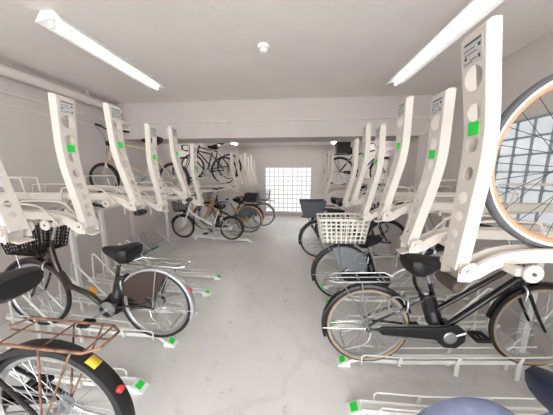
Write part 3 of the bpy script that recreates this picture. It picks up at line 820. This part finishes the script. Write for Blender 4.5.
# --- left lower row, nose to the wall (heading PI)
def l0x(t, A, F, BB, SP, HT, HB):
    p = A + V((.366 * math.cos(R(128)), 0, .366 * math.sin(R(128))))
    s = MB(); n = 6; vs = []; fs = []
    for i in range(n + 1):
        a = R(122 + 8 * i / n)
        for y in (-.02, .02): vs.append(A + V((.3635 * math.cos(a), y, .3635 * math.sin(a))))
    for i in range(n): fs.append((2 * i, 2 * i + 1, 2 * i + 3, 2 * i + 2))
    s.add(vs, fs); s.build('inspection_sticker', 'yellow', t, solid=.002, label='yellow sticker on the rear fender')
bike('bicycle', 'bicycle in the lower left corner with rusty carrier and yellow sticker on black rear fender', (-1.08, .73, .2), PI, 'bicycles parked on the left floor rails',
     col='black', fend='mattblack', seat='mattblack', seat_z=.965, carr='rust', case='half', seg=64, ns=36, rim='alu', spk='steel', extra=l0x, fend_w=.034, stand='chrome', pitch=R(2), pedal_a=10, fbasket=fb_wire('black'), seat_x=.2, big_seat=False)
def l1x(t, A, F, BB, SP, HT, HB):
    MB().box(BB + V((.2, -.03, .12)), (.03, .012, .07), Matrix.Rotation(R(50), 3, 'Y')).build('amber_reflector', 'amber', t)
    MB().box(BB + V((-.0, 0, -.0)), (.17, .1, .13)).build('motor_cover', 'mattblack', t, bevel=.03)
bike('bicycle', 'dark brown step-through electric bicycle with black front basket and brown skirt guard on the left', (-1.255, 1.69, .095), PI, 'bicycles parked on the left floor rails',
     pitch=R(2.5), wb=1.18, seat_x=.31, ffend='brown', col='brown', fend='silver', seat='mattblack', seat_z=.84, carr='chrome', case='full', guard='guardbrown', battery='black', motor='mid', fbasket=fb_wire('black', (.3, .36), (.24, .28), .25, .11, -.07, r=.007, n=(9, 8)), seg=64, ns=36, extra=l1x, bar_z=1.12)
# --- far left lower row
bike('bicycle', 'small wheeled white electric bicycle with black wire basket on the far left rail', (-1.46, 4.76, .045), PI, 'bicycles in the far left row', r=.28, tw=.025, wb=1.17, pitch=R(1), frame='fold', col='whitepaint', fend='mattblack', seat_z=.8, big_seat=False, bars='flat', case='half', battery='black', motor='mid', fbasket=fb_wire('black', (.28, .34), (.22, .28), .22, .1, .02, r=.005), bar_z=.98, seg=40, ns=28, stand='mattblack', lock=False)
bike('bicycle', 'ochre bicycle with dark skirt guard just beyond the white electric bicycle', (-1.17, 5.28, .08), PI, 'bicycles in the far left row', col='ochre', fend='ochre', guard='dgrey', seat='black', carr='mattblack', case='full', fbasket=fb_wire('mattblack'), seg=36, ns=24, pitch=R(2))
bike('bicycle', 'black bicycle half hidden between the ochre and the pale blue bicycle', (-1.2, 5.66, .08), PI, 'bicycles in the far left row', col='black', fend='mattblack', seat='maroon', carr='mattblack', case='full', seg=36, ns=24, pitch=R(2), rbasket=rb('mattblack', (.34, .3), (.26, .24), .22, z=.09, x=-.02, solid=True))
bike('bicycle', 'pale blue fendered bicycle with grey wire rear basket, deepest of the left row', (-.9, 6.0, .08), PI, 'bicycles in the far left row', col='paleblue', fend='paleblue', fend_w=.04, seat='maroon', carr='chrome', case='half', seg=36, ns=24, pitch=R(2), rbasket=rb('grey', (.36, .34), (.28, .28), .24, r=.008, x=.0))
# --- left upper row
def goldx(t, A, F, BB, SP, HT, HB):
    MB().bar(HT + V((.06, -.05, -.05)), HT + V((.06, .05, -.05)), .02, .06).build('front_block', 'mattblack', t)
bike('bicycle', 'champagne gold small wheeled folding bicycle on the left upper tier', (-1.76, 3.04, ZLO - .05), PI, r=.24, wb=1.1, frame='diamond', col='gold', fend=None, seat='black', seat_z=.8, seat_x=.3, big_seat=False, bars='flat', case='derailleur', tw=.026, seg=44, ns=28, bar_z=.93, stand=None, lampf=False, lock=False, reflector=False, extra=goldx, bb=(.40, 0, .27), tyre='rubber')
bike('bicycle', 'black drop bar road bicycle on the left upper tier past the gold one', (-1.72, 5.2, ZLO), PI, 'dark bicycles on the left upper tier', r=.33, wb=1.0, frame='diamond', col='black', fend=None, seat_z=.9, big_seat=False, bars='drop', case='derailleur', tw=.014, seg=40, ns=24, bar_z=.9, stand=None, lampf=False, lock=False, reflector=False, spk='darkspoke', rim='mattblack')
bike('bicycle', 'black flat bar bicycle with raised saddle, beyond the drop bar one on the left', (-1.72, 5.62, ZHI), PI, 'dark bicycles on the left upper tier', r=.33, wb=1.0, frame='diamond', col='black', fend=None, seat_z=.97, big_seat=False, bars='flat', case='derailleur', tw=.016, seg=40, ns=24, bar_z=.95, stand=None, lampf=False, lock=False, reflector=False, spk='darkspoke', rim='mattblack')
# --- right lower row, nose to the wall (heading 0)
def emblem(t, A, F, BB, SP, HT, HB): 
    s = t.children
    MB().tube([SP + V((-.09, -.07, .062)), SP + V((-.06, -.05, .074)), SP + V((-.03, -.055, .07)), SP + V((-.03, -.035, .074)), SP + V((-.07, -.03, .078))], .004, 6, 3).build('saddle_emblem', 'gold', t)
bike('bicycle', 'low bicycle with pale blue metallic fender and navy saddle in the lower right corner', (.83, .87, .055), 0, r=.26, wb=1.0, frame='step', col='bluesilver', fend='bluesilver', fend_w=.045, seat='blue', seat_z=.63, bars='swept', case='half', seg=56, ns=28, tw=.02, bar_z=.95, extra=emblem, seat_x=.40, lampf=True, bb=(.36, 0, .22))
def r1x(t, A, F, BB, SP, HT, HB):
    MB().box(BB + V((.02, 0, -.02)), (.16, .085, .11)).build('motor_cover', 'mattblack', t, bevel=.03)
bike('bicycle', 'black electric bicycle with twin parallel tubes parked nearest on the right', (.61, 1.62, .066), 0, 'bicycles parked on the right floor rails', pitch=R(3), wb=1.25, frame='mixte', col='black', fend='black', fend_w=.027, seat='mattblack', seat_z=.88, carr='alu', case='half', battery='mattblack', motor='mid', side='tan', rim='alu', seg=64, ns=36, pedal_a=158, bars='flat', bar_z=1.04, extra=r1x, stand='steel', big_seat=True, bb=(.59, 0, .285), seat_x=.42, reflector=False)
bike('bicycle', 'silver step-through bicycle with ivory plastic rear basket on the right', (.575, 2.48, .085), 0, 'bicycles parked on the right floor rails', wb=1.15, pitch=R(1), col='silver', fend='mattblack', seat='mattblack', seat_z=.78, carr='alu', case='full', guard='guardgrey', battery='black', motor='mid', seg=52, ns=32, bar_z=1.1, rbasket=rb('ivory', (.52, .36), (.44, .30), .27, z=.085, x=-.02, r=.013, n=(9, 6), rim=.013))
bike('bicycle', 'black bicycle with dark grey rear basket deeper on the right', (.44, 3.7, .115), 0, 'bicycles parked on the right floor rails', wb=1.13, pitch=R(1), col='black', fend='mattblack', seat='mattblack', seat_z=.84, carr='mattblack', case='half', seg=44, ns=28, rbasket=rb('dgrey', (.44, .36), (.3, .28), .26, z=.09, x=-.12, solid=True), bar_z=1.12)
bike('bicycle', 'black bicycle mostly hidden beyond the dark grey basket', (.8, 4.5, .1), 0, 'bicycles deepest on the right rails', pitch=R(2), col='black', fend='mattblack', seat='mattblack', seat_z=.92, carr='mattblack', case='full', seg=36, ns=24, bar_z=1.14)
bike('bicycle', 'dark brown bicycle deepest of all on the right, only bars and saddle showing', (.75, 5.0, .1), 0, 'bicycles deepest on the right rails', pitch=R(2), col='brown', fend='mattblack', seat='mattblack', seat_z=.9, carr='mattblack', case='full', seg=36, ns=24, bar_z=1.12)
# --- right upper row
bike('bicycle', 'bicycle with orange rims on the right upper tier, cut by the right edge', (1.06, .91, 1.31), 0, r=.345, wb=1.0, frame='diamond', col='white', rim='orange', tyre='greyrubber', side='whitewall', spk='darkspoke', fend=None, seat_z=.92, big_seat=False, bars='flat', case='derailleur', tw=.017, seg=80, ns=28, bar_z=.95, stand=None, lampf=False, lock=False, reflector=False)
bike('bicycle', 'black bicycle with black box basket on the right upper tier', (1.05, 5.29, ZLO - .04), 0, r=.33, wb=1.02, frame='diamond', col='black', fend='mattblack', seat='mattblack', seat_z=.85, carr='mattblack', case='half', seg=36, ns=24, bars='flat', bar_z=.98, stand=None, spk='darkspoke', rbasket=rb('mattblack', (.3, .3), (.26, .26), .24, x=.05, solid=True))

# ---------------------------------------------------------------- camera, light
cam = bpy.data.cameras.new('camera'); co = bpy.data.objects.new('camera', cam); COL.objects.link(co)
co.location = (0, 0, 1.62); co.rotation_euler = (R(90 - 9.376), 0, R(4.853))
cam.sensor_width = 36; cam.lens = 36 * 215 / 553; cam.clip_start = .02
S.camera = co
w = bpy.data.worlds.new('daylight'); S.world = w; w.use_nodes = True
nt = w.node_tree; bg = nt.nodes['Background']; bg.inputs['Color'].default_value = (.94, .975, 1, 1); bg.inputs['Strength'].default_value = 5.5
# ground outside the entrance
struct('floor_street', MB().box((0, BACK - 8.01, -.12), (40, 16, .2)).box((10.5, 3, -.12), (14, 8.5, .2)), 'street')
def area(name, loc, rot, size, e, col=(1, 1, 1)):
    l = bpy.data.lights.new(name, 'AREA'); l.shape = 'RECTANGLE'; l.size, l.size_y = size; l.energy = e; l.color = col
    o = bpy.data.objects.new(name, l); COL.objects.link(o); o.location = loc; o.rotation_euler = rot; return o
S.view_settings.view_transform = 'Standard'; S.view_settings.look = 'None'; S.view_settings.gamma = 1; S.view_settings.use_curve_mapping = False
S.view_settings.exposure = .42
S.cycles.max_bounces = 12; S.cycles.diffuse_bounces = 8
